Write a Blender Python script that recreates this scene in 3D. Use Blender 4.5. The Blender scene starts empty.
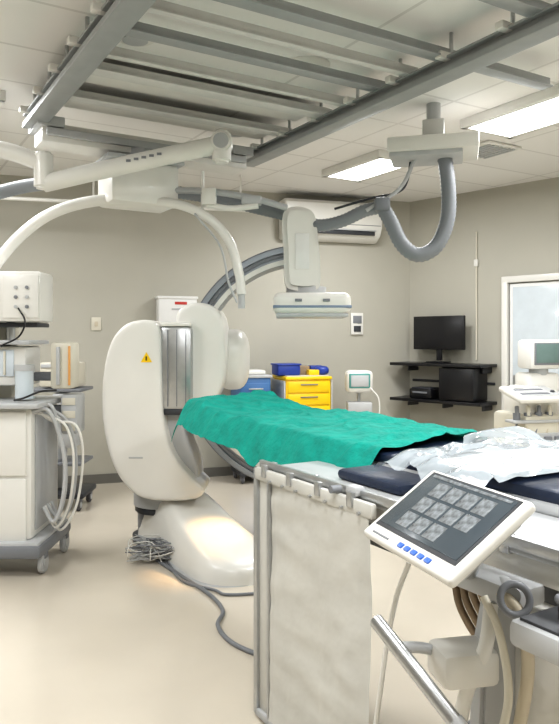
import bpy, bmesh, math, random
from math import radians, sin, cos, pi
from mathutils import Vector, Matrix, noise
random.seed(4)
scene = bpy.context.scene
scene.view_settings.view_transform = 'Standard'
try:
    scene.view_settings.look = 'Medium High Contrast'
except Exception:
    pass

# ---------------------------------------------------------------- materials
def mat(name, col, rough=0.5, metal=0.0, noise_amt=0.0, nscale=8.0, bump=0.0, bscale=30.0, emit=None, estr=0, alpha=1.0, coat=0.0, trans=0.0):
    m = bpy.data.materials.new(name); m.use_nodes = True
    nt = m.node_tree; b = nt.nodes['Principled BSDF']
    c = (*col, 1)
    b.inputs['Base Color'].default_value = c
    b.inputs['Roughness'].default_value = rough
    b.inputs['Metallic'].default_value = metal
    b.inputs['Alpha'].default_value = alpha
    b.inputs['Coat Weight'].default_value = coat
    b.inputs['Transmission Weight'].default_value = trans
    if emit:
        b.inputs['Emission Color'].default_value = (*emit, 1)
        b.inputs['Emission Strength'].default_value = estr
    if noise_amt or bump:
        tc = nt.nodes.new('ShaderNodeTexCoord')
        if noise_amt:
            n = nt.nodes.new('ShaderNodeTexNoise'); n.inputs['Scale'].default_value = nscale
            n.inputs['Detail'].default_value = 5
            nt.links.new(tc.outputs['Object'], n.inputs['Vector'])
            r = nt.nodes.new('ShaderNodeValToRGB')
            r.color_ramp.elements[0].position = 0.3; r.color_ramp.elements[1].position = 0.7
            r.color_ramp.elements[0].color = (*[max(0, x*(1-noise_amt)) for x in col], 1)
            r.color_ramp.elements[1].color = (*[min(1, x*(1+noise_amt)) for x in col], 1)
            nt.links.new(n.outputs['Fac'], r.inputs['Fac'])
            nt.links.new(r.outputs['Color'], b.inputs['Base Color'])
        if bump:
            n2 = nt.nodes.new('ShaderNodeTexNoise'); n2.inputs['Scale'].default_value = bscale
            nt.links.new(tc.outputs['Object'], n2.inputs['Vector'])
            bp = nt.nodes.new('ShaderNodeBump'); bp.inputs['Strength'].default_value = bump
            bp.inputs['Distance'].default_value = 0.02
            nt.links.new(n2.outputs['Fac'], bp.inputs['Height'])
            nt.links.new(bp.outputs['Normal'], b.inputs['Normal'])
    return m

M = dict(
 white=mat('white_enamel',(0.74,0.73,0.695),0.33,noise_amt=0.03,nscale=3,coat=0.15),
 cream=mat('cream_plastic',(0.64,0.61,0.52),0.4,noise_amt=0.03),
 lgrey=mat('light_grey_plastic',(0.47,0.48,0.49),0.4,noise_amt=0.03),
 grey=mat('grey_plastic',(0.20,0.21,0.23),0.45,noise_amt=0.05),
 hose=mat('grey_hose',(0.23,0.245,0.265),0.5),
 dark=mat('dark_plastic',(0.045,0.048,0.055),0.45,noise_amt=0.1),
 black=mat('black_plastic',(0.012,0.012,0.014),0.3,noise_amt=0.1),
 metal=mat('brushed_steel',(0.50,0.51,0.52),0.32,0.85,noise_amt=0.06,nscale=20),
 rail=mat('galvanised_rail',(0.36,0.375,0.38),0.45,0.3,noise_amt=0.05),
 railw=mat('painted_rail',(0.60,0.60,0.58),0.5,noise_amt=0.04),
 green=mat('surgical_green_cloth',(0.0,0.31,0.25),0.85,noise_amt=0.15,nscale=14,bump=0.4,bscale=45),
 navy=mat('navy_vinyl',(0.012,0.022,0.05),0.45,noise_amt=0.15,bump=0.1),
 vinyl=mat('white_vinyl',(0.60,0.595,0.56),0.36,noise_amt=0.05,nscale=5,bump=0.15,bscale=14),
 plastic=mat('clear_plastic_wrap',(0.66,0.73,0.78),0.12,alpha=0.55,coat=0.6),
 yellow=mat('yellow_enamel',(0.88,0.58,0.01),0.35,noise_amt=0.03),
 blue=mat('blue_plastic',(0.02,0.05,0.30),0.4,noise_amt=0.05),
 lblue=mat('blue_panel',(0.06,0.16,0.36),0.4,noise_amt=0.05),
 teal=mat('teal_trim',(0.10,0.30,0.28),0.4,noise_amt=0.05),
 sgreen=mat('grey_green_display',(0.12,0.18,0.17),0.2,noise_amt=0.1,emit=(.3,.4,.38),estr=.12),
 red=mat('red_label',(0.5,0.05,0.04),0.5,noise_amt=0.05),
 orange=mat('orange_trim',(0.70,0.36,0.12),0.4,noise_amt=0.05),
 brown=mat('tan_rubber',(0.27,0.20,0.13),0.6,noise_amt=0.1),
 beige=mat('beige_hose',(0.55,0.49,0.38),0.45,noise_amt=0.03),
 rubber=mat('caster_rubber',(0.10,0.10,0.11),0.6,noise_amt=0.1),
 screen=mat('lcd_screen',(0.05,0.06,0.07),0.2,noise_amt=0.1,emit=(0.25,0.32,0.36),estr=0.12),
 tile=mat('screen_tile',(0.12,0.13,0.14),0.25,noise_amt=0.95,nscale=60,emit=(0.45,0.48,0.48),estr=0.26),
 btn=mat('blue_key',(0.05,0.12,0.40),0.3,emit=(0.1,0.25,0.8),estr=0.3),
 glass=mat('pale_glass',(0.62,0.68,0.73),0.15,noise_amt=0.04,coat=0.5),
 lamp=mat('luminaire_diffuser',(0.9,0.9,0.9),0.5,emit=(0.97,1.0,1.0),estr=5.0),
 wall=mat('beige_wall_paint',(0.445,0.43,0.375),0.6,noise_amt=0.03,nscale=1.5,bump=0.05,bscale=120),
 skirt=mat('skirting_vinyl',(0.16,0.155,0.14),0.5,noise_amt=0.05),
 paper=mat('paper_label',(0.75,0.75,0.74),0.7,noise_amt=0.03),
 accent=mat('blue_grey_stripe',(0.20,0.26,0.36),0.35,noise_amt=0.03),
 arcg=mat('arc_blue_grey',(0.30,0.33,0.37),0.35,0.3,noise_amt=0.03),
)
mf = mat('cream_vinyl_floor',(0.66,0.60,0.51),0.22,noise_amt=0.05,nscale=1.2,coat=0.2)
mc = bpy.data.materials.new('ceiling_tiles'); mc.use_nodes=True
nt=mc.node_tree; b=nt.nodes['Principled BSDF']; b.inputs['Roughness'].default_value=0.8
tc=nt.nodes.new('ShaderNodeTexCoord'); br=nt.nodes.new('ShaderNodeTexBrick')
br.offset=0; br.inputs['Scale'].default_value=1; br.inputs['Brick Width'].default_value=1.2; br.inputs['Row Height'].default_value=0.6
br.inputs['Mortar Size'].default_value=0.012
br.inputs['Color1'].default_value=(0.82,0.81,0.79,1); br.inputs['Color2'].default_value=(0.79,0.78,0.76,1); br.inputs['Mortar'].default_value=(0.66,0.65,0.63,1)
nt.links.new(tc.outputs['Object'],br.inputs['Vector']); nt.links.new(br.outputs['Color'],b.inputs['Base Color'])
M['ceil']=mc

# ---------------------------------------------------------------- helpers
def group(name, loc=(0,0,0)):
    e = bpy.data.objects.new(name, None); e.empty_display_size=0.1
    e.location = loc; scene.collection.objects.link(e); return e

def finish(name, bm, m, parent=None, mw=None, smooth=True, ang=35):
    me = bpy.data.meshes.new(name)
    bmesh.ops.recalc_face_normals(bm, faces=bm.faces[:])
    bm.to_mesh(me); bm.free()
    if smooth:
        for p in me.polygons: p.use_smooth=True
        me.set_sharp_from_angle(angle=radians(ang))
    me.materials.append(M[m] if isinstance(m,str) else m)
    o = bpy.data.objects.new(name, me); scene.collection.objects.link(o)
    if mw is not None: o.matrix_world = mw
    if parent:
        o.parent = parent
        o.matrix_parent_inverse = Matrix.Translation(-parent.location)
    return o

def soften(o,vox=0.014,it=20):
    r=o.modifiers.new('remesh','REMESH'); r.mode='VOXEL'; r.voxel_size=vox; r.use_smooth_shade=True
    s=o.modifiers.new('smooth','SMOOTH'); s.factor=.6; s.iterations=it
    return o

def box(name, c, s, m, parent=None, rz=0, rot=None, bev=0.008, seg=2):
    bm = bmesh.new(); bmesh.ops.create_cube(bm, size=1)
    bmesh.ops.scale(bm, vec=s, verts=bm.verts)
    if bev>0:
        bmesh.ops.bevel(bm, geom=bm.edges[:], offset=min(bev,min(s)*0.45), segments=seg, affect='EDGES', profile=0.5)
    R = rot.to_4x4() if rot is not None else Matrix.Rotation(rz,4,'Z')
    return finish(name, bm, m, parent, Matrix.Translation(c) @ R)

def cyl(name, p1, p2, r, m, parent=None, r2=None, seg=28, bev=0.0):
    p1=Vector(p1); p2=Vector(p2); d=p2-p1
    bm=bmesh.new()
    bmesh.ops.create_cone(bm, cap_ends=True, segments=seg, radius1=r, radius2=r if r2 is None else r2, depth=d.length)
    if bev>0:
        es=[e for e in bm.edges if len(e.link_faces)==2 and e.calc_face_angle()>0.8]
        bmesh.ops.bevel(bm, geom=es, offset=bev, segments=3, affect='EDGES')
    q = Vector((0,0,1)).rotation_difference(d.normalized())
    return finish(name,bm,m,parent, Matrix.Translation((p1+p2)/2) @ q.to_matrix().to_4x4())

def catmull(pts, n=10):
    pts=[Vector(p) for p in pts]
    P=[2*pts[0]-pts[1]]+pts+[2*pts[-1]-pts[-2]]
    out=[]
    for i in range(1,len(P)-2):
        for k in range(n):
            t=k/n; a,b_,c,d=P[i-1],P[i],P[i+1],P[i+2]
            out.append(0.5*((2*b_)+(c-a)*t+(2*a-5*b_+4*c-d)*t*t+(3*b_-a-3*c+d)*t**3))
    out.append(P[-2]); return out

def tube(name, pts, r, m, parent=None, n=10, seg=12, rib=0.0, ribstep=0.02, straight=False, r_end=None):
    path=[Vector(p) for p in pts] if straight else catmull(pts,n)
    if rib>0:
        L=[0]
        for i in range(1,len(path)): L.append(L[-1]+(path[i]-path[i-1]).length)
        tot=L[-1]; cnt=int(tot/(ribstep/2)); new=[]; j=0
        for k in range(cnt+1):
            s=tot*k/cnt
            while j<len(L)-2 and L[j+1]<s: j+=1
            t=(s-L[j])/max(1e-6,(L[j+1]-L[j])); new.append(path[j].lerp(path[j+1],t))
        path=new
    bm=bmesh.new(); rings=[]
    tan=(path[1]-path[0]).normalized()
    up=Vector((0,0,1)) if abs(tan.z)<0.9 else Vector((1,0,0))
    nrm=tan.cross(up).normalized()
    for i,p in enumerate(path):
        t2=(path[min(i+1,len(path)-1)]-path[max(i-1,0)]).normalized()
        q=tan.rotation_difference(t2); nrm=(q@nrm).normalized(); tan=t2
        bn=tan.cross(nrm).normalized()
        rr=r if r_end is None else r+(r_end-r)*i/(len(path)-1)
        if rib>0: rr=rr*(1+ (rib if i%2 else -rib))
        rings.append([bm.verts.new(p+(nrm*cos(2*pi*k/seg)+bn*sin(2*pi*k/seg))*rr) for k in range(seg)])
    for i in range(len(rings)-1):
        for k in range(seg):
            bm.faces.new((rings[i][k],rings[i][(k+1)%seg],rings[i+1][(k+1)%seg],rings[i+1][k]))
    bm.faces.new(rings[0][::-1]); bm.faces.new(rings[-1])
    return finish(name,bm,m,parent,ang=60)

def prism(name, pts, y0, y1, m, parent=None, mw=None, bev=0.03, seg=4):
    """outline in XZ extruded along Y"""
    bm=bmesh.new()
    v=[bm.verts.new((x,y0,z)) for x,z in pts]
    f=bm.faces.new(v)
    r=bmesh.ops.extrude_face_region(bm,geom=[f])
    vs=[g for g in r['geom'] if isinstance(g,bmesh.types.BMVert)]
    bmesh.ops.translate(bm,vec=(0,y1-y0,0),verts=vs)
    if bev>0:
        bmesh.ops.recalc_face_normals(bm, faces=bm.faces[:])
        es=[e for e in bm.edges if len(e.link_faces)==2 and e.calc_face_angle()>0.9]
        bmesh.ops.bevel(bm,geom=es,offset=bev,segments=seg,affect='EDGES')
    return finish(name,bm,m,parent,mw,ang=40)

def smooth_outline(pts,n=5):
    P=[Vector((x,0,z)) for x,z in pts]
    out=[]; N=len(P)
    for i in range(N):
        a,b_,c,d=P[i-1],P[i],P[(i+1)%N],P[(i+2)%N]
        for k in range(n):
            t=k/n
            q=0.5*((2*b_)+(c-a)*t+(2*a-5*b_+4*c-d)*t*t+(3*b_-a-3*c+d)*t**3)
            out.append((q.x,q.z))
    return out

def ellipsoid(name,c,s,m,parent=None,power=2.6):
    bm=bmesh.new(); bmesh.ops.create_uvsphere(bm,u_segments=40,v_segments=24,radius=1)
    for v in bm.verts:
        x,y,z=v.co; k=(abs(x)**power+abs(y)**power+abs(z)**power)**(1/power)
        v.co=v.co/k
        v.co.x*=s[0]; v.co.y*=s[1]; v.co.z*=s[2]
    return finish(name,bm,m,parent,Matrix.Translation(c),ang=80)

def torus(name,c,R,r,m,parent=None,rot=None):
    bm=bmesh.new(); A,B=32,10; rings=[]
    for i in range(A):
        t=2*pi*i/A
        rings.append([bm.verts.new(((R+r*cos(2*pi*k/B))*cos(t),(R+r*cos(2*pi*k/B))*sin(t),r*sin(2*pi*k/B))) for k in range(B)])
    for i in range(A):
        for k in range(B):
            bm.faces.new((rings[i][k],rings[(i+1)%A][k],rings[(i+1)%A][(k+1)%B],rings[i][(k+1)%B]))
    mw=Matrix.Translation(c)
    if rot is not None: mw=mw@rot.to_4x4()
    return finish(name,bm,m,parent,mw,ang=80)

def caster(parent,x,y,r=0.06,nm='caster',m='rubber'):
    cyl(nm+'_tyre',(x-0.018,y,r),(x+0.018,y,r),r,m,parent,bev=0.008)
    cyl(nm+'_hub',(x-0.022,y,r),(x+0.022,y,r),r*0.55,'lgrey',parent)
    box(nm+'_fork',(x,y,r*1.75),(0.055,0.06,r*0.7),'grey',parent,bev=0.01)

# building axes: room equipment (ceiling rails, patient table) is turned ~31 deg
AV=Vector((-0.515,0.857,0)); PV=Vector((0.857,0.515,0)); GR=math.atan2(0.515,0.857)
def G(p,a,z): return Vector((PV.x*p+AV.x*a, PV.y*p+AV.y*a, z))
H=3.22

# ---------------------------------------------------------------- room shell
def wall(name,A,B,z0,z1,m='wall',t=0.12,off=0.0,parent=None):
    A=Vector((*A,0));B=Vector((*B,0));d=(B-A);L=d.length;d.normalize(); n=Vector((-d.y,d.x,0))
    c=(A+B)/2+n*(t/2+off); c.z=(z0+z1)/2
    return box(name,c,(L,t,z1-z0),m,parent,rz=math.atan2(d.y,d.x),bev=0)
C0=(-4.2,6.715);C1=(1.6,8.6);C2=(3.6,6.54);C3=(3.6,-1.6);C4=(-4.2,-1.6)
wall('wall_back',C0,C1,0,H); wall('wall_right_canted',C1,C2,0,H)
wall('wall_right',C2,C3,0,H); wall('wall_front',C3,C4,0,H); wall('wall_left',C4,C0,0,H)
for nm,a,b_ in (('baseboard_back',C0,C1),('baseboard_right',C2,C3),('baseboard_left',C4,C0)):
    wall(nm,a,b_,0.0,0.10,'skirt',t=0.015,off=-0.0155)
bm=bmesh.new()
for v in [(-4.4,-1.8),(3.9,-1.8),(3.9,9),(-4.4,9)]: bm.verts.new((v[0],v[1],0))
bm.faces.new(bm.verts); fl=finish('floor',bm,mf,smooth=False)
bm=bmesh.new(); R=Matrix.Rotation(GR,4,'Z'); Ri=R.inverted()
for v in [(-4.4,-1.8),(3.9,-1.8),(3.9,9),(-4.4,9)]: bm.verts.new(Ri@Vector((v[0],v[1],0)))
bm.faces.new(bm.verts); finish('ceiling',bm,'ceil',None,Matrix.Translation((0,0,H))@R,smooth=False)

wd=Vector((0.697,-0.717,0)); wn=Vector((-0.717,-0.697,0)); WR=math.atan2(wd.y,wd.x)
def W(t,off,z): 
    v=Vector((1.6,8.6,0))+wd*t+wn*off; v.z=z; return v
BR=math.atan2(1.885,5.8); bn=Vector((sin(BR),-cos(BR),0))
def BW(x,off,z):
    v=Vector((x,8.08+0.325*x,0))+bn*off; v.z=z; return v

door=group('door_1',W(1.85,0,0))
t0,t1,dh=1.25,2.55,2.22
box('frame_side_a',W(t0+0.035,0.03,dh/2),(0.07,0.07,dh),'white',door,rz=WR)
box('frame_side_b',W(t1-0.035,0.03,dh/2),(0.07,0.07,dh),'white',door,rz=WR)
box('frame_head',W((t0+t1)/2,0.031,dh-0.035),(t1-t0,0.07,0.07),'white',door,rz=WR)
box('door_leaf',W((t0+t1)/2,0.012,dh/2-0.03),(t1-t0-0.16,0.03,dh-0.1),'paper',door,rz=WR)
box('door_glazing',W((t0+t1)/2,0.03,1.42),(t1-t0-0.24,0.012,1.36),'glass',door,rz=WR,bev=0.003)
cyl('handle',W(t0+0.16,0.08,0.9),W(t0+0.16,0.08,1.15),0.012,'metal',door)
wall('baseboard_canted',(C1[0]+0.02*0.7,C1[1]-0.02*.7),tuple(W(1.22,0,0))[:2],0,0.10,'skirt',t=0.015,off=-0.0155)
tube('trim_1',[W(0.92,0.015,1.3),W(0.92,0.015,2.75)],0.010,'cream',n=2)
box('trim_2',W(0.92,0.02,2.4),(0.05,0.03,0.08),'white',rz=WR)

# ---------------------------------------------------------------- luminaires
def luminaire(p0,p1,a0,a1,energy):
    g=group('ceiling_light_panel',G((p0+p1)/2,(a0+a1)/2,H-0.02))
    c=G((p0+p1)/2,(a0+a1)/2,H-0.012); w=p1-p0;l=a1-a0
    box('diffuser',c+Vector((0,0,-0.05)),(w-0.10,l-0.08,0.01),'lamp',g,rz=GR,bev=0.002)
    for nm,pp,aa,sx,sy in (('frame_a',p0+.025,(a0+a1)/2,.05,l),('frame_b',p1-.025,(a0+a1)/2,.05,l),
                        ('frame_c',(p0+p1)/2,a0+.02,w,.04),('frame_d',(p0+p1)/2,a1-.02,w,.04)):
        box(nm,G(pp,aa,H-0.035),(sx,sy,0.07),'white',g,rz=GR,bev=0.004)
    ld=bpy.data.lights.new('tube_light','AREA'); ld.shape='RECTANGLE'; ld.size=w-.1; ld.size_y=l-.1
    ld.energy=energy; ld.color=(0.99,0.995,1.0)
    lo=bpy.data.objects.new('tube_light',ld); scene.collection.objects.link(lo)
    lo.location=G((p0+p1)/2,(a0+a1)/2,H-0.08); lo.rotation_euler=(0,0,GR); lo.parent=g
    lo.matrix_parent_inverse=Matrix.Translation(-g.location)
luminaire(3.94,4.42,4.85,5.75,40)
luminaire(3.94,4.50,2.60,3.88,48)
luminaire(0.25,0.85,5.0,6.2,44)  # panels from here down are unseen extras, added to light the room
luminaire(-1.2,-0.6,3.4,4.6,44)
luminaire(0.25,0.85,0.6,1.8,48)
luminaire(3.2,3.8,0.2,1.4,46)
luminaire(1.95,2.55,-0.9,0.3,46)

for (x,y) in ((-0.79,3.83),(0.17,4.28),(-.35,5.6)):
    o=group('ceiling_air_diffuser',(x,y,H))
    cyl('outer_ring',(x,y,H-0.03),(x,y,H-0.002),0.11,'white',o,r2=0.14)
    cyl('inner_disc',(x,y,H-0.045),(x,y,H-0.028),0.07,'lgrey',o)
g=group('ceiling_vent_grille',G(4.75,4.35,H))
box('frame',G(4.75,4.35,H-0.012),(0.42,0.42,0.02),'white',g,rz=GR)
for i in range(7): box('louvre_%d'%(i+1),G(4.6+i*0.05,4.35,H-0.027),(0.022,0.34,0.012),'lgrey',g,rz=GR,bev=0.002)

# ---------------------------------------------------------------- ceiling rail system
rs=group('ceiling_rail_system',G(1.9,3.5,3.0))
def crail(nm,p,a0,a1,z,w,h,m):
    l=a1-a0;am=(a0+a1)/2
    box(nm+'_web',G(p,am,z),(w*0.45,l,h),m,rs,rz=GR,bev=0.002)
    box(nm+'_lower_flange',G(p,am,z-h/2),(w,l,0.014),m,rs,rz=GR,bev=0.002)
    box(nm+'_upper_flange',G(p,am,z+h/2),(w,l,0.014),m,rs,rz=GR,bev=0.002)
    for sx in (-1,1): box(nm+'_lip_%d'%(sx+2),G(p+sx*w/2,am,z-h/2+0.012),(0.008,l,0.035),m,rs,rz=GR,bev=0.001)
    k=0
    a=a0+0.3
    while a<a1:
        k+=1
        cyl(nm+'_hanger_%d'%k,G(p,a,z+h/2),G(p,a,H),0.011,'metal',rs)
        box(nm+'_clamp_%d'%k,G(p-w*0.5,a,z+h/2+0.01),(w*0.7,0.05,0.04),'white',rs,rz=GR)
        a+=0.42
crail('main_rail_a',1.02,0.4,5.0,3.03,0.12,0.08,'rail')
crail('main_rail_b',2.78,0.4,5.15,3.03,0.12,0.08,'rail')
for i,(a,p0,p1,wd_) in enumerate(((2.2,1.0,4.0,.09),(2.82,1.0,3.6,.085),(3.10,1.0,2.8,.05),(3.38,1.0,2.8,.085),(3.72,1.0,2.8,.05),(3.98,1.0,2.8,.11),(4.5,1.0,2.8,.10),(1.3,1.0,2.8,.08))):
    mm='railw' if i in (2,4,5,6) else 'rail'
    box('cross_rail_%d'%(i+1),G((p0+p1)/2,a,3.105),(p1-p0,wd_*.55,0.05),mm,rs,rz=GR,bev=0.003)
    box('cross_lip_%d'%(i+1),G((p0+p1)/2,a,3.077),(p1-p0,wd_,0.01),mm,rs,rz=GR,bev=0.002)
for i,a in enumerate((4.2,4.74)):
    box('infill_panel_%d'%(i+1),G(1.9,a,3.15),(1.7,.30,.02),'white',rs,rz=GR,bev=.003)
box('bridge_beam',G(1.82,4.93,2.93),(1.55,0.24,0.13),'white',rs,rz=GR,bev=0.012)
box('bridge_beam_channel',G(1.82,4.79,2.93),(1.5,0.03,0.05),'lgrey',rs,rz=GR,bev=0.004)
for p in (1.10,2.55): box('bridge_truck_%d'%(p>2),G(p,4.93,3.0),(0.18,0.3,0.07),'lgrey',rs,rz=GR)

# ---------------------------------------------------------------- suspended arms
sa=group('ceiling_suspension_arm',(-1.9,4.6,3.0))
cyl('ceiling_post',(-2.12,4.6,2.78),(-2.12,4.6,H),0.07,'white',sa)
cyl('post_flange',(-2.12,4.6,H-0.04),(-2.12,4.6,H),0.16,'white',sa)
tube('first_arm',[(-2.12,4.6,2.84),(-1.8,4.6,2.78),(-1.56,4.6,2.70)],0.056,'white',sa,seg=20)
cyl('elbow_joint',(-1.55,4.6,2.53),(-1.55,4.6,2.77),0.062,'white',sa,bev=0.015)
tube('second_arm',[(-1.55,4.6,2.565),(-1.0,4.6,2.69),(-0.38,4.6,2.825)],0.058,'white',sa,seg=20)
cyl('end_joint',(-0.38,4.6,2.70),(-0.38,4.6,2.91),0.062,'white',sa,bev=0.018)
cyl('end_disc',(-0.38,4.53,2.83),(-0.38,4.67,2.83),0.07,'white',sa,bev=0.015)
cyl('end_disc_ring',(-0.38,4.525,2.83),(-0.38,4.53,2.83),0.05,'lgrey',sa)
for i in range(5): box('label_letter_%d'%(i+1),(-0.98+i*0.05,4.539,2.70+i*0.011),(0.03,0.004,0.016),'grey',sa,bev=0)
tube('service_hose',[(-2.3,4.7,2.47),(-2.0,4.7,2.5),(-1.75,4.7,2.56),(-1.55,4.65,2.58)],0.045,'hose',sa,rib=0.04)

ar=group('radiation_shield_arm',(-0.9,4.95,2.5))
tube('curved_boom_outer',[(-2.15,4.9,1.85),(-2.02,4.9,2.02),(-1.83,4.9,2.25),(-1.6,4.9,2.42),(-1.32,4.92,2.51),(-1.0,4.95,2.53)],0.04,'white',ar,seg=18)
box('carriage_block',(-1.02,5.05,2.64),(0.5,0.34,0.30),'white',ar,rz=GR,bev=0.03)
box('carriage_block_trim',(-1.02,5.05,2.80),(0.56,0.40,0.03),'lgrey',ar,rz=GR,bev=0.01)
cyl('carriage_post',(-1.02,5.05,2.78),(-1.02,5.05,2.92),0.08,'lgrey',ar)
tube('curved_boom_inner',[(-1.0,4.98,2.53),(-0.72,4.98,2.50),(-0.5,4.98,2.40),(-0.36,4.98,2.24),(-0.29,4.98,2.02),(-0.27,4.98,1.86)],0.034,'white',ar,seg=18)
cyl('boom_tip',(-0.27,4.98,1.76),(-0.27,4.98,1.88),0.024,'lgrey',ar)
tube('boom_cable',[(-0.6,4.95,2.43),(-0.42,4.93,2.2),(-0.36,4.93,1.95),(-0.3,4.95,1.8)],0.008,'lgrey',ar)
cyl('drop_rod',(-0.55,5.0,2.45),(-0.55,5.0,2.74),0.012,'white',ar)
tube('cross_bar',[(-1.0,5.1,2.62),(-0.55,5.0,2.60),(-0.2,5.0,2.55),(0.05,5.1,2.50)],0.024,'lgrey',ar)
tube('bar_clamp',[(-0.52,4.97,2.50),(-0.35,4.97,2.47),(-0.15,4.97,2.49)],0.022,'white',ar)
box('bar_joint',(-0.5,4.97,2.55),(0.10,0.09,0.12),'white',ar)
box('bar_joint_lower',(-0.2,5.0,2.53),(0.14,0.1,0.06),'lgrey',ar)

hc=group('ceiling_hose_carriage',(1.1,5.0,2.95))
box('top_plate',(1.10,5.0,2.90),(0.62,0.42,0.10),'white',hc,rz=-0.25,bev=0.012)
box('under_plate',(1.05,5.0,2.835),(0.5,0.34,0.035),'lgrey',hc,rz=-0.25)
box('mount_block',(1.10,5.0,3.02),(0.15,0.15,0.15),'railw',hc,rz=-0.25)
cyl('mount_post',(1.10,5.0,3.08),(1.10,5.0,H),0.05,'lgrey',hc)
tube('corrugated_hose_loop',[(1.17,4.97,2.86),(1.20,4.97,2.60),(1.19,4.97,2.38),(1.11,4.97,2.20),(0.98,4.97,2.14),(0.87,4.98,2.22),(0.79,5.0,2.39),(0.73,5.02,2.50)],0.052,'hose',hc,rib=0.055,ribstep=0.03,seg=18)
tube('corrugated_hose_run',[(0.76,5.02,2.49),(0.62,5.05,2.47),(0.45,5.1,2.40),(0.28,5.15,2.38),(0.10,5.2,2.45),(-0.15,5.25,2.52),(-0.5,5.25,2.60),(-0.95,5.2,2.66)],0.045,'hose',hc,rib=0.055,ribstep=0.03,seg=18)
box('hose_clamp',(0.73,5.0,2.50),(0.11,0.12,0.10),'grey',hc,bev=0.02)
tube('support_strut',[(0.62,5.0,2.46),(0.86,5.0,2.62),(0.98,5.0,2.86)],0.014,'lgrey',hc)
tube('thin_cable_a',[(0.95,5.05,2.86),(0.92,5.05,2.68),(0.85,5.05,2.60),(0.66,5.06,2.56),(0.4,5.1,2.49)],0.009,'dark',hc)

ct=group('curtain_track',(-1.3,7.0,2.9))
tube('track',[(-3.6,6.3,2.86),(-2.4,6.6,2.86),(-1.2,6.95,2.86),(0,7.3,2.86)],0.018,'white',ct)
for i,x in enumerate((-3.0,-1.8,-0.4)): cyl('track_hanger_%d'%(i+1),(x,6.6+(x+2.4)*0.29,2.86),(x,6.6+(x+2.4)*0.29,H),0.01,'white',ct)

# ---------------------------------------------------------------- C-arm
c=group('c_arm_xray_machine',(-0.7,5.1,0))
L=[(-.95,1.682),(-1.10,1.65),(-1.205,1.52),(-1.255,1.312),(-1.268,1.089),(-1.248,.866),(-1.19,.648),(-1.10,.50),(-.985,.41),(-.814,.385),(-.60,.40),(-.53,.46),(-.62,.55),(-.745,.70),(-.81,.881),(-.835,1.089),(-.845,1.461),(-.86,1.64)]
soften(prism('l_arm_shell',smooth_outline(L,3),4.97,5.44,'white',c,bev=0),it=26)
soften(prism('l_arm_inner_shell',smooth_outline([(-.9,1.63),(-1.0,1.2),(-.95,.8),(-.8,.5),(-.62,.43),(-.60,.60),(-.70,.9),(-.70,1.3),(-.74,1.6)],3),5.12,5.5,'lgrey',c,bev=0),it=14)
box('drive_panel',(-.745,5.2,1.335),(.23,.38,.60),'metal',c,bev=0.03)
box('drive_panel_cap',(-.745,5.2,1.648),(.22,.40,.03),'white',c,bev=0.01)
for i in range(3): box('panel_groove_%d'%(i+1),(-.80+i*.065,5.007,1.335),(.006,.008,.55),'grey',c,bev=0)
box('panel_foot',(-.745,5.2,1.02),(.20,.36,.05),'dark',c,bev=0.015)
R_=[(-.76,1.70),(-.70,1.785),(-.58,1.81),(-.45,1.76),(-.40,1.6),(-.395,1.35),(-.44,1.15),(-.54,1.03),(-.66,1.01),(-.7,1.2),(-.72,1.5)]
soften(prism('carriage_shell',smooth_outline(R_,4),5.10,5.62,'white',c,bev=0),it=18)
ellipsoid('motor_drum',(-.37,5.6,1.38),(.13,.26,.24),'white',c,3)
cyl('drum_trim',(-.47,5.6,1.38),(-.44,5.6,1.38),.2,'lgrey',c)
def arc(nm,cx,cz,R,th,y0,y1,a0,a1,m,n=64):
    bm=bmesh.new(); rings=[]
    for i in range(n+1):
        t=radians(a0+(a1-a0)*i/n)
        ring=[]
        for rr,yy in ((R-th/2,y0),(R+th/2,y0),(R+th/2,y1),(R-th/2,y1)):
            ring.append(bm.verts.new((cx+rr*cos(t),yy,cz+rr*sin(t))))
        rings.append(ring)
    for i in range(n):
        for k in range(4): bm.faces.new((rings[i][k],rings[i][(k+1)%4],rings[i+1][(k+1)%4],rings[i+1][k]))
    bm.faces.new(rings[0][::-1]); bm.faces.new(rings[-1])
    return finish(nm,bm,m,c,ang=30)
arc('c_arc_core',.19,1.33,.84,.13,5.19,5.45,84,262,'arcg')
arc('c_arc_rail_front',.19,1.33,.88,.035,5.16,5.20,84,262,'arcg')
arc('c_arc_groove',.19,1.33,.845,.022,5.175,5.20,84,262,'grey')
arc('c_arc_inner_rail',.19,1.33,.795,.035,5.165,5.20,84,262,'white')
arc('c_arc_outer_belt',.19,1.33,.912,.012,5.23,5.41,90,258,'grey')
prism('detector_column',smooth_outline([(.02,2.42),(.06,2.5),(.16,2.51),(.25,2.46),(.28,2.3),(.30,1.98),(.26,1.9),(.10,1.9),(.04,1.96),(.03,2.2)],3),5.08,5.42,'white',c,bev=0.035)
box('column_side_panel',(.165,5.077,2.18),(.10,.006,.26),'paper',c,bev=0.002)
cyl('detector_neck',(.2,5.25,1.86),(.2,5.25,1.93),.15,'lgrey',c)
box('detector_head',(.235,5.25,1.80),(.56,.52,.155),'white',c,bev=0.05,seg=4)
box('detector_stripe',(.235,5.25,1.775),(.565,.525,.02),'accent',c,bev=0.006)
box('detector_plate',(.235,5.25,1.715),(.52,.48,.03),'lgrey',c,bev=0.012)
for s in (-1,1): box('detector_button_%d'%(s+2),(.235+s*.1,4.985,1.82),(.05,.008,.02),'grey',c,bev=0.002)
cyl('tube_housing',(.12,5.05,.62),(.12,5.6,.62),.17,'white',c,bev=0.04)
box('collimator',(.16,5.3,.82),(.26,.26,.16),'lgrey',c,bev=0.03)
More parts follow.
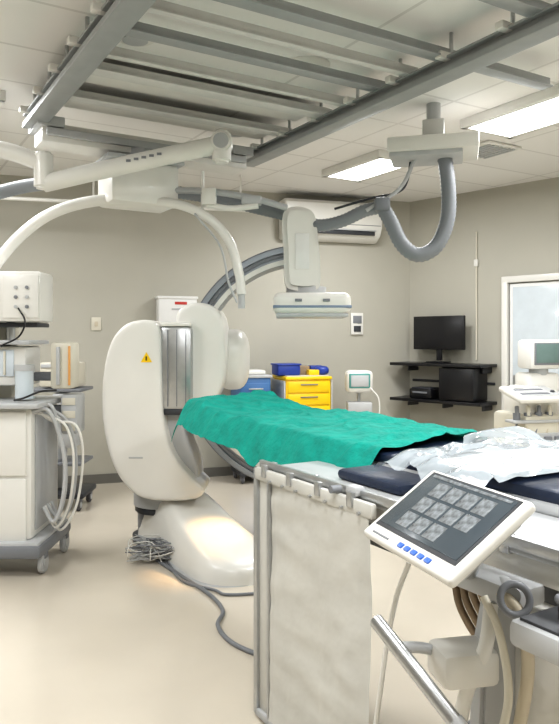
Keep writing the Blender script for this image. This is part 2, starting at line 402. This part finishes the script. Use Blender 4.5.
# foot
fr=math.atan2(-.82,.57)
fm=Matrix.Translation((-.78,5.32,0))@Matrix.Rotation(fr,4,'Z')
foot=[(-.16,0.0),(-.17,.30),(-.10,.39),(.10,.40),(.32,.34),(.62,.24),(.95,.15),(1.08,.09),(1.11,.0)]
def catmull2(prof):
    P=catmull([Vector((x,0,z)) for x,z in prof],8)
    return [(p.x,max(0,p.z)) for p in P]
def loft_foot(nm,prof,m,hs=1.0,ws=1.0,xmin=None):
    bm=bmesh.new(); rows=[]
    top=catmull2(prof); N=len(top); K=24
    for i,(x,zz) in enumerate(top):
        row=[]
        f=(x+.17)/1.28; f=min(max(f,0),1)
        wb=.25+.07*f
        wdt=wb*(max(0.0,1-((f-.72)/.28)**2.4))**.5 if f>.72 else wb
        wdt=max(wdt,.06)*ws
        for k in range(K+1):
            s=-1+2*k/K
            h=zz*(1-abs(s)**7)*hs
            row.append(bm.verts.new((x,s*wdt,h)))
        rows.append(row)
    for i in range(N-1):
        for k in range(K): bm.faces.new((rows[i][k],rows[i][k+1],rows[i+1][k+1],rows[i+1][k]))
    return finish(nm,bm,m,c,fm,ang=60)
loft_foot('floor_foot_cover',foot,'white')
loft_foot('foot_lower_skirt',foot,'lgrey',hs=.22,ws=1.05)
cyl('pivot_column',(-.93,5.40,0.0),(-.93,5.40,.30),.16,'grey',c,bev=0.02)
cyl('pivot_ring',(-.9,5.3,.28),(-.9,5.3,.42),.20,'lgrey',c,bev=0.02)
cyl('pivot_ring_dark',(-.9,5.3,.25),(-.9,5.3,.30),.19,'dark',c,bev=0.01)
cyl('pivot_collar',(-.93,5.40,0.0),(-.93,5.40,.05),.20,'dark',c)
bm=bmesh.new()
vv=[bm.verts.new(v) for v in ((-.04,0,-.032),(.04,0,-.032),(0,0,.04))]
f=bm.faces.new(vv); r=bmesh.ops.extrude_face_region(bm,geom=[f])
bmesh.ops.translate(bm,vec=(0,.02,0),verts=[g for g in r['geom'] if isinstance(g,bmesh.types.BMVert)])
finish('warning_triangle',bm,'yellow',c,Matrix.Translation((-.945,4.966,1.41)),smooth=False)
box('warning_mark',(-.945,4.963,1.405),(.008,.004,.03),'black',c,bev=0)
box('nameplate',(-1.02,4.972,.70),(.10,.012,.012),'lgrey',c,bev=0.001)
cyl('added_spot_housing',(-.07,4.98,.93),(-.12,4.96,.84),.045,'dark',c)  # invented housing that carries the added spot below
sp=bpy.data.lights.new('added_foot_spot','SPOT'); sp.energy=55; sp.color=(1.0,.55,.14); sp.spot_size=radians(42); sp.spot_blend=1; sp.shadow_soft_size=.04  # added source, put here to throw a warm glow on the foot
so=bpy.data.objects.new('added_foot_spot',sp); scene.collection.objects.link(so); so.location=(-.14,4.95,.82)
so.rotation_euler=(Vector((-.42,4.74,.22))-Vector((-.14,4.95,.82))).to_track_quat('-Z','Y').to_euler()
so.parent=c; so.matrix_parent_inverse=Matrix.Translation(-c.location)

fc=group('floor_cable_bundle',(-.9,4.9,0))
for k in range(16):
    pts=[]
    for i in range(9):
        pts.append((-.86+random.uniform(-.2,.18),4.90+random.uniform(-.17,.12),.015+random.uniform(0,.13)))
    tube('cable_loop_%d'%(k+1),pts,.004,('lgrey','white','grey')[k%3],fc,n=6,seg=6)
tube('long_cable_a',[(-.85,4.85,.012),(-.62,4.5,.012),(-.42,4.2,.012),(-.32,3.95,.012),(-.33,3.75,.012),(-.25,3.55,.012),(-.1,3.4,.012),(.1,3.3,.012)],.012,'grey',fc)
tube('long_cable_b',[(-.8,4.9,.01),(-.62,4.45,.01),(-.4,4.28,.01),(-.3,4.2,.01),(0,4.25,.01)],.009,'grey',fc)

# ---------------------------------------------------------------- patient table
t=group('patient_examination_table',G(2.1,2.2,0))
box('table_top',G(2.1,2.53,1.03),(.66,3.25,.05),'lgrey',t,rz=GR,bev=0.02)
box('mattress',G(2.1,2.50,1.07),(.64,3.15,.045),'navy',t,rz=GR,bev=0.02)
box('table_body',G(1.86,1.6,.965),(.80,1.75,.075),'white',t,rz=GR,bev=0.015)
box('table_body_under',G(1.9,1.6,.87),(.68,1.6,.12),'grey',t,rz=GR,bev=0.015)
box('pedestal_column',G(2.0,1.35,.45),(.42,.62,.80),'cream',t,rz=GR,bev=0.03)
box('pedestal_base',G(2.0,1.35,.06),(.6,1.1,.12),'grey',t,rz=GR,bev=0.03)
box('side_rail',G(1.42,1.65,1.035),(.018,1.72,.03),'metal',t,rz=GR,bev=0.003)
for i in range(6): box('rail_spacer_%d'%(i+1),G(1.44,.95+i*.3,1.02),(.03,.03,.05),'metal',t,rz=GR,bev=0.003)
box('deck_strip',G(1.60,1.65,1.01),(.34,1.72,.02),'lgrey',t,rz=GR,bev=0.005)
box('far_side_rail',G(2.47,2.4,1.03),(.015,2.8,.03),'metal',t,rz=GR,bev=0.003)
box('arm_pad',G(1.64,1.97,1.04),(.20,.36,.04),'navy',t,rz=GR,bev=0.018)
box('rail_clamp',G(1.41,1.86,1.045),(.045,.055,.035),'lgrey',t,rz=GR,bev=0.01)
cyl('rail_clamp_knob',G(1.36,1.93,1.04),G(1.40,1.93,1.04),.013,'grey',t)

def sheet(nm,p0,p1,a0,a1,z,m,hang,amp,seed,nu=110,nv=70,par=None,edgeamp=.04,hl=.05,ridge=0.0,skew=0.0,skew1=0.0,rise=0.0):
    bm=bmesh.new(); rows=[]
    for i in range(nu+1):
        row=[]
        for j in range(nv+1):
            s=j/nv; p=p0+(p1-p0)*s
            aS=a0+skew*s; aE=a1+skew1*s
            a=aS+(aE-aS)*i/nu
            n1=noise.noise(Vector((a*2.2,p*2.6,seed))); n2=noise.noise(Vector((a*7,p*5+a*2,seed+5))); n3=noise.noise(Vector((a*18,p*10+a*9,seed+9)))
            zz=z+amp*(n1*1.0+n2*.6+n3*.30)
            rn=abs(noise.noise(Vector((a*6+p*3,p*2.5-a,seed+20))))
            if ridge and rn<.25: zz+=ridge*(1-rn*4)
            rn=abs(noise.noise(Vector((a*3-p*2,p*5+a*2,seed+31))))
            if ridge and rn<.15: zz+=ridge*.8*(1-rn/.15)
            if rise: 
                q=min(max((i/nu-.62)/.3,0),1); zz+=rise*q*q*(3-2*q)
            dp=min(p-p0,p1-p)
            e=max(0,1-dp/hl)**1.6; zz-=hang*e*(1+.5*noise.noise(Vector((a*5,seed,0))))
            e2=max(0,1-(aE-a)/.10)**1.6; zz-=hang*.7*e2
            e3=max(0,1-(a-aS)/.05)**2; zz-=amp*.6*e3
            pp=p+ edgeamp*noise.noise(Vector((a*3,j/nv,seed+2)))
            aa=a+ edgeamp*noise.noise(Vector((p*4,i/nu,seed+3)))
            row.append(bm.verts.new(G(pp,aa,zz)))
        rows.append(row)
    for i in range(nu):
        for j in range(nv): bm.faces.new((rows[i][j],rows[i][j+1],rows[i+1][j+1],rows[i+1][j]))
    return finish(nm,bm,m,par,ang=180)
gd=sheet('surgical_drape',1.66,2.53,2.16,4.08,1.120,'green',.16,.021,3.3,nu=190,nv=90,hl=.10,ridge=.012,skew=.10,skew1=.38,rise=.045)
pb=group('plastic_wrapped_linen',G(1.95,1.7,1.15))
sheet('folded_linen',1.74,2.28,1.52,1.84,1.132,'paper',.015,.010,8.1,par=pb,hl=.05)
sheet('plastic_wrap',1.54,2.42,1.42,2.0,1.152,'plastic',.05,.028,12.7,par=pb,hl=.10,edgeamp=.10,ridge=.022)

# lead vinyl skirt
sk=group('lead_curtain_skirt',G(1.40,2.12,.5))
bm=bmesh.new(); rows=[]; nu,nv=90,130
for i in range(nu+1):
    a=1.76+(2.39-1.76)*i/nu; row=[]
    for j in range(nv+1):
        z=.04+.97*j/nv
        f=noise.noise(Vector((a*4,z*2.2,2)))*.014+noise.noise(Vector((a*3+z*1.5,z*11,7)))*.008+noise.noise(Vector((a*11,z*15,9)))*.0025
        f+=-.006*abs(sin((a-1.74)*3.2*pi))
        row.append(bm.verts.new(G(1.395+f,a,z)))
    rows.append(row)
for i in range(nu):
    for j in range(nv): bm.faces.new((rows[i][j],rows[i][j+1],rows[i+1][j+1],rows[i+1][j]))
finish('vinyl_panel',bm,'vinyl',sk,ang=180)
for nm,a,w in (('post_outer',2.50,.028),('post_inner',2.40,.014)):
    box(nm,G(1.40,a,.52),(.03,w,1.0),'metal',sk,rz=GR,bev=0.004)
box('narrow_panel',G(1.405,2.45,.52),(.012,.10,.96),'vinyl',sk,rz=GR,bev=0.003)
box('top_hem',G(1.395,2.12,1.0),(.025,.76,.05),'vinyl',sk,rz=GR,bev=0.008)
box('bottom_hem',G(1.40,2.12,.03),(.03,.76,.03),'lgrey',sk,rz=GR,bev=0.004)
for i in range(4): box('hem_clip_%d'%(i+1),G(1.385,1.85+i*.19,1.02),(.02,.03,.05),'metal',sk,rz=GR,bev=0.003)
for i in range(7): cyl('stud_%d'%(i+1),G(1.372,1.80+i*.095,.985),G(1.384,1.80+i*.095,.985),.006,'metal',sk,seg=12)

# ---------------------------------------------------------------- touchscreen controller
ts=group('touchscreen_control_panel',(.388,1.67,1.1))
e1=Vector((.33,-.944,0)).normalized()
dn=Vector((-.944*.82,-.33*.82,-.572)); dn=(dn-e1*dn.dot(e1)).normalized()
nn=e1.cross(-dn).normalized()
if nn.z<0: nn=-nn
RM=Matrix((e1,-dn,nn)).transposed()
ct0=Vector((.384,1.67,1.118))
def T(x,y,z=0): return ct0+e1*x-dn*y+nn*z
def tb(nm,x,y,z,s,m,bev=.004): return box(nm,T(x,y,z),s,m,ts,rot=RM,bev=bev)
box('housing',T(0,0,-.008),(.405,.262,.026),'white',ts,rot=RM,bev=0.010,seg=4)
box('housing_back',T(0,0,-.032),(.34,.20,.03),'lgrey',ts,rot=RM,bev=0.01)
tb('bezel',0.0,.014,.0055,(.362,.212,.003),'dark',.001)
tb('screen',0.0,.016,.0075,(.345,.194,.002),'screen',.0005)
for i in range(4):
    for j in range(3):
        if i==3 and j==0: continue
        tb('image_tile_%d'%(i*3+j+1),-.085+i*.062,-.044+j*.056,.0092,(.053,.047,.0015),'tile',.0003)
tb('menu_bar',0.0,.106,.0092,(.32,.008,.0015),'tile',.0003)
for i in range(5): tb('key_%d'%(i+1),-.02+i*.030,-.112,.007,(.020,.014,.006),'btn',.003)
tb('label_strip',-.12,-.114,.006,(.08,.005,.002),'grey',.0005)
cyl('tilt_joint',T(.02,.02,-.05),T(.04,.05,-.12),.035,'lgrey',ts,bev=0.008)
tube('support_arm',[T(.03,.04,-.10),(.47,1.74,.98),(.49,1.80,.95)],.022,'metal',ts)

# table-side controls and fittings (part of the table)
box('rail_bracket',(.545,1.76,.93),(.10,.22,.05),'lgrey',t,rz=GR,bev=0.01)
torus('locking_ring',(.545,1.62,.945),.034,.009,'grey',t,rot=Matrix.Rotation(radians(70),3,'X'))
cyl('locking_hub',(.545,1.64,.945),(.56,1.74,.94),.02,'lgrey',t)
cyl('grip_handle',(.238,1.75,.848),(.395,1.56,.69),.0185,'metal',t,bev=0.004)
cyl('grip_end_cap',(.392,1.564,.693),(.402,1.552,.683),.021,'lgrey',t)
box('handle_housing',(.455,1.74,.745),(.15,.12,.09),'white',t,rz=.2,bev=0.02)
tube('handle_link',[(.30,1.72,.79),(.36,1.75,.775),(.44,1.76,.75)],.014,'lgrey',t)
prism('support_bracket',[(-.06,0),(.06,0),(.11,.28),(.10,.36),(-.02,.36),(-.05,.22)],-.03,.03,'lgrey',t,Matrix.Translation((.55,1.79,.55))@Matrix.Rotation(.3,4,'Z'),bev=0.01)
tube('curved_strut',[(.52,1.72,.90),(.50,1.70,.80),(.46,1.72,.68),(.44,1.74,.55)],.018,'white',t)
box('control_console',G(1.30,.88,.905),(.16,.36,.06),'lgrey',t,rz=GR,bev=0.015)
box('console_face',G(1.30,.88,.938),(.13,.32,.008),'dark',t,rz=GR,bev=0.003)
for i in range(3):
    cyl('joystick_%d'%(i+1),G(1.30,.76+i*.11,.94),G(1.30,.76+i*.11,.98),.008,'dark',t)
    ellipsoid('joystick_knob_%d'%(i+1),G(1.30,.76+i*.11,.985),(.015,.015,.012),'grey',t)
tube('beige_hose_a',[(.525,1.66,.95),(.560,1.62,.90),(.575,1.62,.78),(.56,1.64,.62),(.55,1.66,.42),(.6,1.7,.12)],.015,'beige',t)
tube('beige_hose_b',[(.49,1.68,.93),(.515,1.64,.86),(.53,1.62,.72),(.50,1.62,.55),(.53,1.66,.3),(.6,1.7,.1)],.010,'cream',t)
tube('white_cord',[(.33,1.78,.98),(.30,1.82,.86),(.27,1.84,.66),(.25,1.86,.4),(.28,1.88,.02)],.007,'white',t)
for i in range(5): tube('bundle_cable_%d'%(i+1),[G(1.62,1.62-i*.03,.85),G(1.58,1.55-i*.03,.72+.02*i),G(1.60,1.42-i*.02,.62+.02*i),G(1.72,1.25,.60)],.012,'brown',t)
box('side_cover',G(1.47,1.12,.60),(.10,.22,.56),'white',t,rz=GR,bev=0.03)
box('side_cover_lower',G(1.52,1.05,.18),(.14,.34,.34),'cream',t,rz=GR,bev=0.03)

# ---------------------------------------------------------------- anaesthesia machine (left)
an=group('anesthesia_machine',(-2.0,4.8,0))
box('cabinet',(-2.05,4.85,.66),(.86,.56,.86),'white',an,bev=0.02)
for i in range(2): 
    box('drawer_%d'%(i+1),(-2.05,4.563,.42+i*.44),(.80,.02,.42),'white',an,bev=0.008)
    box('drawer_pull_%d'%(i+1),(-2.1,4.550,.58+i*.44),(.3,.012,.015),'lgrey',an,bev=0.004)
box('side_groove',(-1.614,4.85,.66),(.008,.44,.76),'lgrey',an,bev=0.002)
box('base',(-2.02,4.82,.17),(.98,.68,.09),'grey',an,bev=0.03)
box('base_bumper',(-2.02,4.82,.215),(.94,.64,.03),'lgrey',an,bev=0.01)
for i,(x,y) in enumerate(((-1.56,4.62),(-1.56,5.08),(-2.4,4.62),(-2.4,5.08))): caster(an,x,y,.07,'caster_%d'%(i+1),'lgrey')
box('worktop',(-2.03,4.82,1.11),(.96,.66,.035),'lgrey',an,bev=0.01)
box('back_column',(-2.2,5.05,1.38),(.6,.16,.55),'cream',an,bev=0.02)
box('gas_module',(-1.98,4.9,1.36),(.52,.3,.27),'white',an,bev=0.02)
box('gas_module_window',(-2.0,4.745,1.38),(.4,.01,.18),'glass',an,bev=0.003)
for i in range(4): cyl('flow_tube_%d'%(i+1),(-2.1+i*.08,4.735,1.3),(-2.1+i*.08,4.735,1.46),.008,'cream',an)
cyl('absorber',(-1.72,4.72,1.14),(-1.72,4.72,1.33),.06,'glass',an)
cyl('absorber_cap',(-1.72,4.72,1.33),(-1.72,4.72,1.37),.065,'lgrey',an)
box('top_shelf',(-2.03,4.88,1.52),(.72,.4,.03),'lgrey',an,bev=0.008)
box('vaporiser',(-1.50,4.9,1.36),(.15,.2,.32),'cream',an,bev=0.02)
box('vaporiser_dial',(-1.515,4.79,1.36),(.025,.02,.26),'lgrey',an,bev=0.005)
box('vaporiser_edge',(-1.44,4.795,1.36),(.015,.012,.27),'orange',an,bev=0.003)
box('vaporiser_bracket',(-1.64,4.95,1.28),(.2,.1,.06),'grey',an)
box('side_module',(-1.46,4.95,1.02),(.12,.2,.28),'lgrey',an,bev=0.02)
for i in range(3): box('side_module_slot_%d'%(i+1),(-1.46,4.848,.93+i*.09),(.09,.006,.05),'cream',an,bev=0.002)
box('side_module_bracket',(-1.55,4.95,1.05),(.12,.08,.05),'grey',an)
cyl('monitor_post',(-1.9,4.95,1.5),(-1.9,4.95,1.72),.03,'metal',an)
box('monitor_body',(-1.97,4.85,1.83),(.72,.28,.34),'white',an,bev=0.02)
box('monitor_face',(-2.08,4.705,1.84),(.38,.012,.27),'dark',an,bev=0.004)
box('monitor_lcd',(-2.08,4.698,1.85),(.34,.004,.22),'sgreen',an,bev=0.001)
box('monitor_side_panel',(-1.74,4.706,1.83),(.24,.012,.29),'white',an,bev=0.004)
for i in range(3):
    for j in range(2): cyl('connector_%d'%(i*2+j+1),(-1.77+j*.075,4.690,1.76+i*.065),(-1.77+j*.075,4.705,1.76+i*.065),.012,'grey' if (i+j)%2 else 'lgrey',an,seg=14)
box('foot_stand',(-1.9,4.9,1.64),(.5,.25,.03),'dark',an)
for k in range(5):
    d=k*.04; w=(.0,.05,-.02,.09,.03)[k]
    tube('breathing_hose_%d'%(k+1),[(-1.63,4.6+d,1.06),(-1.53,4.6+d,1.08-w),(-1.47+w,4.62+d,.96),(-1.43+w,4.65+d,.75),(-1.44+w*.6,4.66+d,.50-w),(-1.50,4.66+d,.33-w),(-1.58,4.68+d,.42)],.009 if k%2 else .013,'white' if k%2 else 'lgrey',an,rib=.05 if k==2 else 0)
tube('black_lead',[(-1.75,4.69,1.75),(-1.68,4.62,1.66),(-1.72,4.62,1.56),(-1.85,4.66,1.5)],.006,'black',an)
tube('black_lead_b',[(-1.75,4.62,1.14),(-1.66,4.54,1.16),(-1.56,4.56,1.2),(-1.5,4.7,1.2)],.007,'black',an)

tr=group('medical_trolley',(-2.0,6.5,0))
box('frame_column',(-2.02,6.5,.8),(.08,.08,1.4),'lgrey',tr)
box('module_top',(-1.98,6.4,1.22),(.34,.3,.22),'cream',tr,bev=0.02)
for i in range(3): box('module_%d'%(i+1),(-1.93,6.36,.98-i*.17),(.2,.24,.15),'lgrey',tr,bev=0.02)
box('shelf',(-2.02,6.45,1.08),(.5,.42,.03),'grey',tr)
box('shelf_lower',(-2.02,6.45,.42),(.5,.42,.03),'grey',tr)
box('base',(-2.02,6.45,.14),(.55,.46,.05),'dark',tr,bev=0.015)
for i,(x,y) in enumerate(((-1.8,6.28),(-1.8,6.62),(-2.25,6.28),(-2.25,6.62))): caster(tr,x,y,.055,'caster_%d'%(i+1))
box('label_strip',(-1.98,6.245,1.3),(.3,.006,.03),'lgrey',tr,bev=0.001)

# ---------------------------------------------------------------- back wall things
sb=group('sharps_disposal_box',BW(-1.15,.1,1.9))
box('body',BW(-1.15,.1,1.82),(.42,.18,.32),'paper',sb,rz=BR,bev=0.02)
box('label',BW(-1.12,.192,1.925),(.13,.004,.03),'red',sb,rz=BR,bev=0.001)
box('label_text',BW(-1.12,.192,1.86),(.2,.004,.02),'lgrey',sb,rz=BR,bev=0.001)
box('lid',BW(-1.15,.1,1.985),(.44,.2,.03),'paper',sb,rz=BR)
cyl('knob',BW(-1.08,.19,1.76),BW(-1.08,.21,1.76),.03,'dark',sb)
pl=group('wall_socket_plate',BW(-1.95,.01,1.68))
box('plate',BW(-1.95,.008,1.70),(.10,.014,.14),'cream',pl,rz=BR,bev=0.003)
box('switch',BW(-1.95,.018,1.70),(.035,.01,.05),'beige',pl,rz=BR,bev=0.002)
ph=group('wall_thermostat_panel',BW(.9,.02,1.74))
box('backplate',BW(.92,.015,1.72),(.16,.025,.26),'white',ph,rz=BR)
box('display',BW(.92,.03,1.77),(.11,.01,.09),'grey',ph,rz=BR,bev=0.002)
box('keypad',BW(.92,.03,1.66),(.09,.01,.07),'dark',ph,rz=BR,bev=0.002)

ac=group('split_air_conditioner',BW(.56,.12,2.9))
mwA=Matrix.Translation(BW(.56,0,2.68))@Matrix.Rotation(BR,4,'Z')@Matrix.Rotation(radians(90),4,'Z')
prof=[(0,.0),(0,.45),(-.20,.45),(-.245,.41),(-.25,.16),(-.20,.06),(-.10,.0)]
prism('case',prof,-.60,.60,'white',ac,mwA,bev=0.012,seg=3)
box('lower_vent',BW(.56,.232,2.77),(1.02,.02,.05),'dark',ac,rz=BR)
box('vent_flap',BW(.56,.245,2.80),(1.04,.02,.012),'lgrey',ac,rz=BR,bev=0.003)
box('front_panel_line',BW(.56,.249,2.86),(1.16,.006,.008),'grey',ac,rz=BR,bev=0.001)
box('top_grille',BW(.56,.12,3.132),(1.0,.14,.006),'grey',ac,rz=BR,bev=0.001)

yc=group('yellow_drawer_cart',BW(.14,.35,0))
def yb(nm,dx,off,z,s,m,bev=.008):
    cc=BW(.14,off,z)+Vector((cos(BR),sin(BR),0))*dx
    return box(nm,cc,s,m,yc,rz=BR,bev=bev)
yb('carcass',0,.34,.62,(.52,.46,.96),'yellow',.015)
yb('top_tray',0,.34,1.115,(.54,.50,.035),'yellow',.012)
yb('tray_mat',0,.34,1.136,(.48,.44,.01),'cream',.003)
for i,h in enumerate((.12,.12,.15,.15,.26)):
    z=[1.02,.885,.735,.57,.35][i]
    yb('drawer_%d'%(i+1),0,.577,z,(.48,.02,h),'yellow')
    yb('drawer_handle_%d'%(i+1),0,.595,z+h*.22,(.20,.012,.012),'grey',.004)
yb('side_post_1',-.272,.34,.6,(.02,.46,.98),'lgrey'); yb('side_post_2',.272,.34,.6,(.02,.46,.98),'lgrey')
yb('base',0,.34,.12,(.52,.48,.05),'grey')
for i,(dx,of) in enumerate(((-.22,.16),(.22,.16),(-.22,.52),(.22,.52))):
    q=BW(.14,of,0)+Vector((cos(BR),sin(BR),0))*dx; caster(yc,q.x,q.y,.05,'caster_%d'%(i+1))
yb('blue_bin',-.19,.36,1.20,(.26,.24,.12),'blue',.02); yb('blue_bin_rim',-.19,.36,1.26,(.28,.26,.02),'blue')
yb('glove_box',.02,.32,1.19,(.12,.14,.10),'brown'); yb('yellow_pack',.10,.42,1.17,(.12,.12,.06),'yellow')
yb('blue_pack',.19,.26,1.19,(.14,.10,.10),'blue')
ellipsoid('glove_bundle',BW(.34,.42,1.19),(.08,.07,.05),'blue',yc)

bc=group('blue_storage_cart',BW(-.42,.3,0))
xb=-.42
box('cabinet',BW(xb,.33,.64),(.34,.42,.98),'lblue',bc,rz=BR,bev=0.015)
box('top',BW(xb,.33,1.14),(.37,.45,.03),'lgrey',bc,rz=BR)
for i in range(4):
    box('drawer_%d'%(i+1),BW(xb,.545,.98-i*.2),(.30,.02,.18),'lblue',bc,rz=BR); box('pull_%d'%(i+1),BW(xb,.56,1.01-i*.2),(.16,.012,.015),'metal',bc,rz=BR,bev=.003)
box('base',BW(xb,.33,.11),(.34,.42,.05),'dark',bc,rz=BR)
for i,(dx,of) in enumerate(((-.12,.18),(.12,.18),(-.12,.48),(.12,.48))):
    q=BW(xb+dx,of,0); caster(bc,q.x,q.y,.045,'caster_%d'%(i+1))
box('white_tray',BW(xb,.33,1.18),(.26,.3,.05),'white',bc,rz=BR,bev=0.015)

vm=group('vital_signs_monitor_stand',(.88,7.6,0))
vx,vy=.86,7.60
box('monitor',(vx,vy,1.08),(.29,.2,.24),'white',vm,rz=.1,bev=0.05,seg=4)
box('teal_bezel',(vx,vy-.095,1.09),(.23,.03,.16),'teal',vm,rz=.1,bev=0.012)
box('display',(vx,vy-.112,1.09),(.19,.01,.12),'lgrey',vm,rz=.1,bev=0.002)
cyl('pole',(vx,vy+.02,.1),(vx,vy+.02,1.0),.02,'metal',vm)
box('basket',(vx,vy-.03,.8),(.26,.22,.12),'lgrey',vm,bev=0.01)
for k in range(5):
    q=2*pi*k/5+.3; x,y=vx+.19*cos(q),vy+.02+.19*sin(q)
    cyl('leg_%d'%(k+1),(vx,vy+.02,.11),(x,y,.09),.016,'metal',vm); caster(vm,x,y,.035,'caster_%d'%(k+1))
tube('sensor_cable',[(vx+.11,vy-.09,1.02),(vx+.2,vy-.12,.9),(vx+.2,vy-.12,.7),(vx+.13,vy-.11,.6),(vx+.07,vy-.07,.75)],.008,'white',vm)

# ---------------------------------------------------------------- wall shelves & computer
sh=group('wall_shelf_unit',W(.6,.2,1.05))
for nm,z in (('shelf_upper',1.245),('shelf_lower',.83)):
    box(nm,W(.58,.20,z),(1.20,.36,.035),'black',sh,rz=WR,bev=0.004)
for i,tt in enumerate((.12,.6,1.1)):
    for z in (1.245,.83):
        box('bracket_%d_%d'%(i+1,z>1),W(tt,.10,z-.05),(.02,.2,.07),'dark',sh,rz=WR,bev=.003)
box('rear_rail',W(.6,.01,1.04),(1.1,.015,.03),'dark',sh,rz=WR)
mo=group('wall_computer_monitor',W(.5,.2,1.5))
box('housing',W(.52,.16,1.61),(.68,.04,.39),'black',mo,rz=WR,bev=.008)
box('screen',W(.52,.183,1.615),(.64,.004,.34),'black',mo,rz=WR,bev=0.001)
box('wall_mount',W(.52,.07,1.60),(.14,.14,.14),'dark',mo,rz=WR)
box('stand_neck',W(.52,.15,1.37),(.07,.03,.16),'black',mo,rz=WR); box('stand_foot',W(.52,.17,1.272),(.24,.16,.015),'black',mo,rz=WR)
pc=group('desktop_computer',W(.8,.2,1.0))
box('tower',W(.86,.20,1.035),(.44,.30,.36),'black',pc,rz=WR,bev=.008); box('tower_face',W(.86,.352,1.035),(.40,.006,.32),'black',pc,rz=WR,bev=.002)
pr=group('label_printer',W(.35,.2,.9))
box('body',W(.36,.2,.905),(.30,.22,.11),'black',pr,rz=WR,bev=.015); box('paper_slot',W(.36,.313,.92),(.2,.006,.02),'grey',pr,rz=WR,bev=.001)
box('lid',W(.36,.2,.967),(.26,.18,.015),'dark',pr,rz=WR)

# ---------------------------------------------------------------- ultrasound machine
us=group('ultrasound_machine',(2.15,6.0,0))
ur=.25; mm=Matrix.Rotation(ur,3,'Z')
box('cart_body',(2.17,6.05,.60),(.44,.5,.62),'cream',us,rz=ur,bev=0.04)
box('cart_base',(2.17,6.0,.2),(.5,.62,.12),'lgrey',us,rz=ur,bev=0.03)
for i,(x,y) in enumerate(((1.97,5.75),(2.4,5.8),(1.95,6.22),(2.36,6.28))): caster(us,x,y,.065,'caster_%d'%(i+1))
KR=(mm@Matrix.Rotation(radians(14),3,'X'))
box('keyboard_deck',(2.12,5.85,1.08),(.46,.34,.05),'white',us,rot=KR,bev=0.02)
box('keyboard_keys',Vector((2.12,5.85,1.08))+KR@Vector((0,0,.027)),(.38,.24,.010),'lgrey',us,rot=KR,bev=0.004)
for i in range(4): box('key_row_%d'%(i+1),Vector((2.12,5.85,1.08))+KR@Vector((-.04,-.08+i*.05,.034)),(.26,.03,.008),'paper' if i%2 else 'grey',us,rot=KR,bev=.002)
ellipsoid('trackball',Vector((2.12,5.85,1.08))+KR@Vector((.15,-.04,.034)),(.02,.02,.015),'dark',us,2)
box('upper_body',(2.22,6.08,.98),(.42,.36,.20),'white',us,rz=ur,bev=0.03)
box('upper_pedestal',(2.25,6.12,1.16),(.30,.24,.18),'white',us,rz=ur,bev=0.03)
cyl('monitor_swivel',(2.25,6.08,1.23),(2.25,6.08,1.29),.08,'lgrey',us)
box('monitor',(2.25,6.06,1.41),(.31,.22,.25),'white',us,rz=ur,bev=0.03)
box('monitor_bezel',Vector((2.25,6.06,1.415))+mm@Vector((0,-.111,0)),(.25,.012,.19),'grey',us,rz=ur,bev=0.004)
box('monitor_glass',Vector((2.25,6.06,1.42))+mm@Vector((0,-.118,0)),(.22,.006,.16),'sgreen',us,rz=ur,bev=0.001)
for i in range(4):
    q=Vector((1.96+i*.10,5.78+i*.026,.86))
    cyl('probe_holder_%d'%(i+1),q,q+Vector((.0,.01,.07)),.030,'grey',us); cyl('probe_%d'%(i+1),q+Vector((0,-.01,.04)),q+Vector((0,.0,.13)),.018,'cream' if i%2 else 'grey',us,bev=.005)
    tube('probe_cable_%d'%(i+1),[q+Vector((0,-.02,.0)),q+Vector((-.05,-.06,-.12)),q+Vector((0,-.08,-.26)),q+Vector((.07,-.04,-.2))],.009,'beige' if i%2 else 'grey',us)
box('probe_shelf',(2.11,5.83,.86),(.44,.14,.025),'lgrey',us,rz=ur)
box('connector_panel',(2.21,5.795,.68),(.34,.02,.17),'lgrey',us,rz=ur,bev=.004)
for i in range(3): box('connector_%d'%(i+1),Vector((2.21,5.795,.68))+mm@Vector((-.10+i*.10,-.02,0)),(.07,.03,.12),'grey',us,rz=ur,bev=.008)
tube('white_towel',[(1.93,5.93,1.12),(1.97,5.88,1.135),(2.04,5.87,1.13)],.022,'white',us)

w=bpy.data.worlds.new('World'); scene.world=w; w.use_nodes=True
w.node_tree.nodes['Background'].inputs[0].default_value=(.9,.92,1,1); w.node_tree.nodes['Background'].inputs[1].default_value=.4
cd=bpy.data.cameras.new('camera'); cam=bpy.data.objects.new('camera',cd); scene.collection.objects.link(cam)
cam.location=(0,0,1.55); cam.rotation_euler=(radians(90),0,0)
cd.sensor_width=36; cd.lens=700/724*36; cd.shift_y=-24/724; cd.clip_start=.05
scene.camera=cam
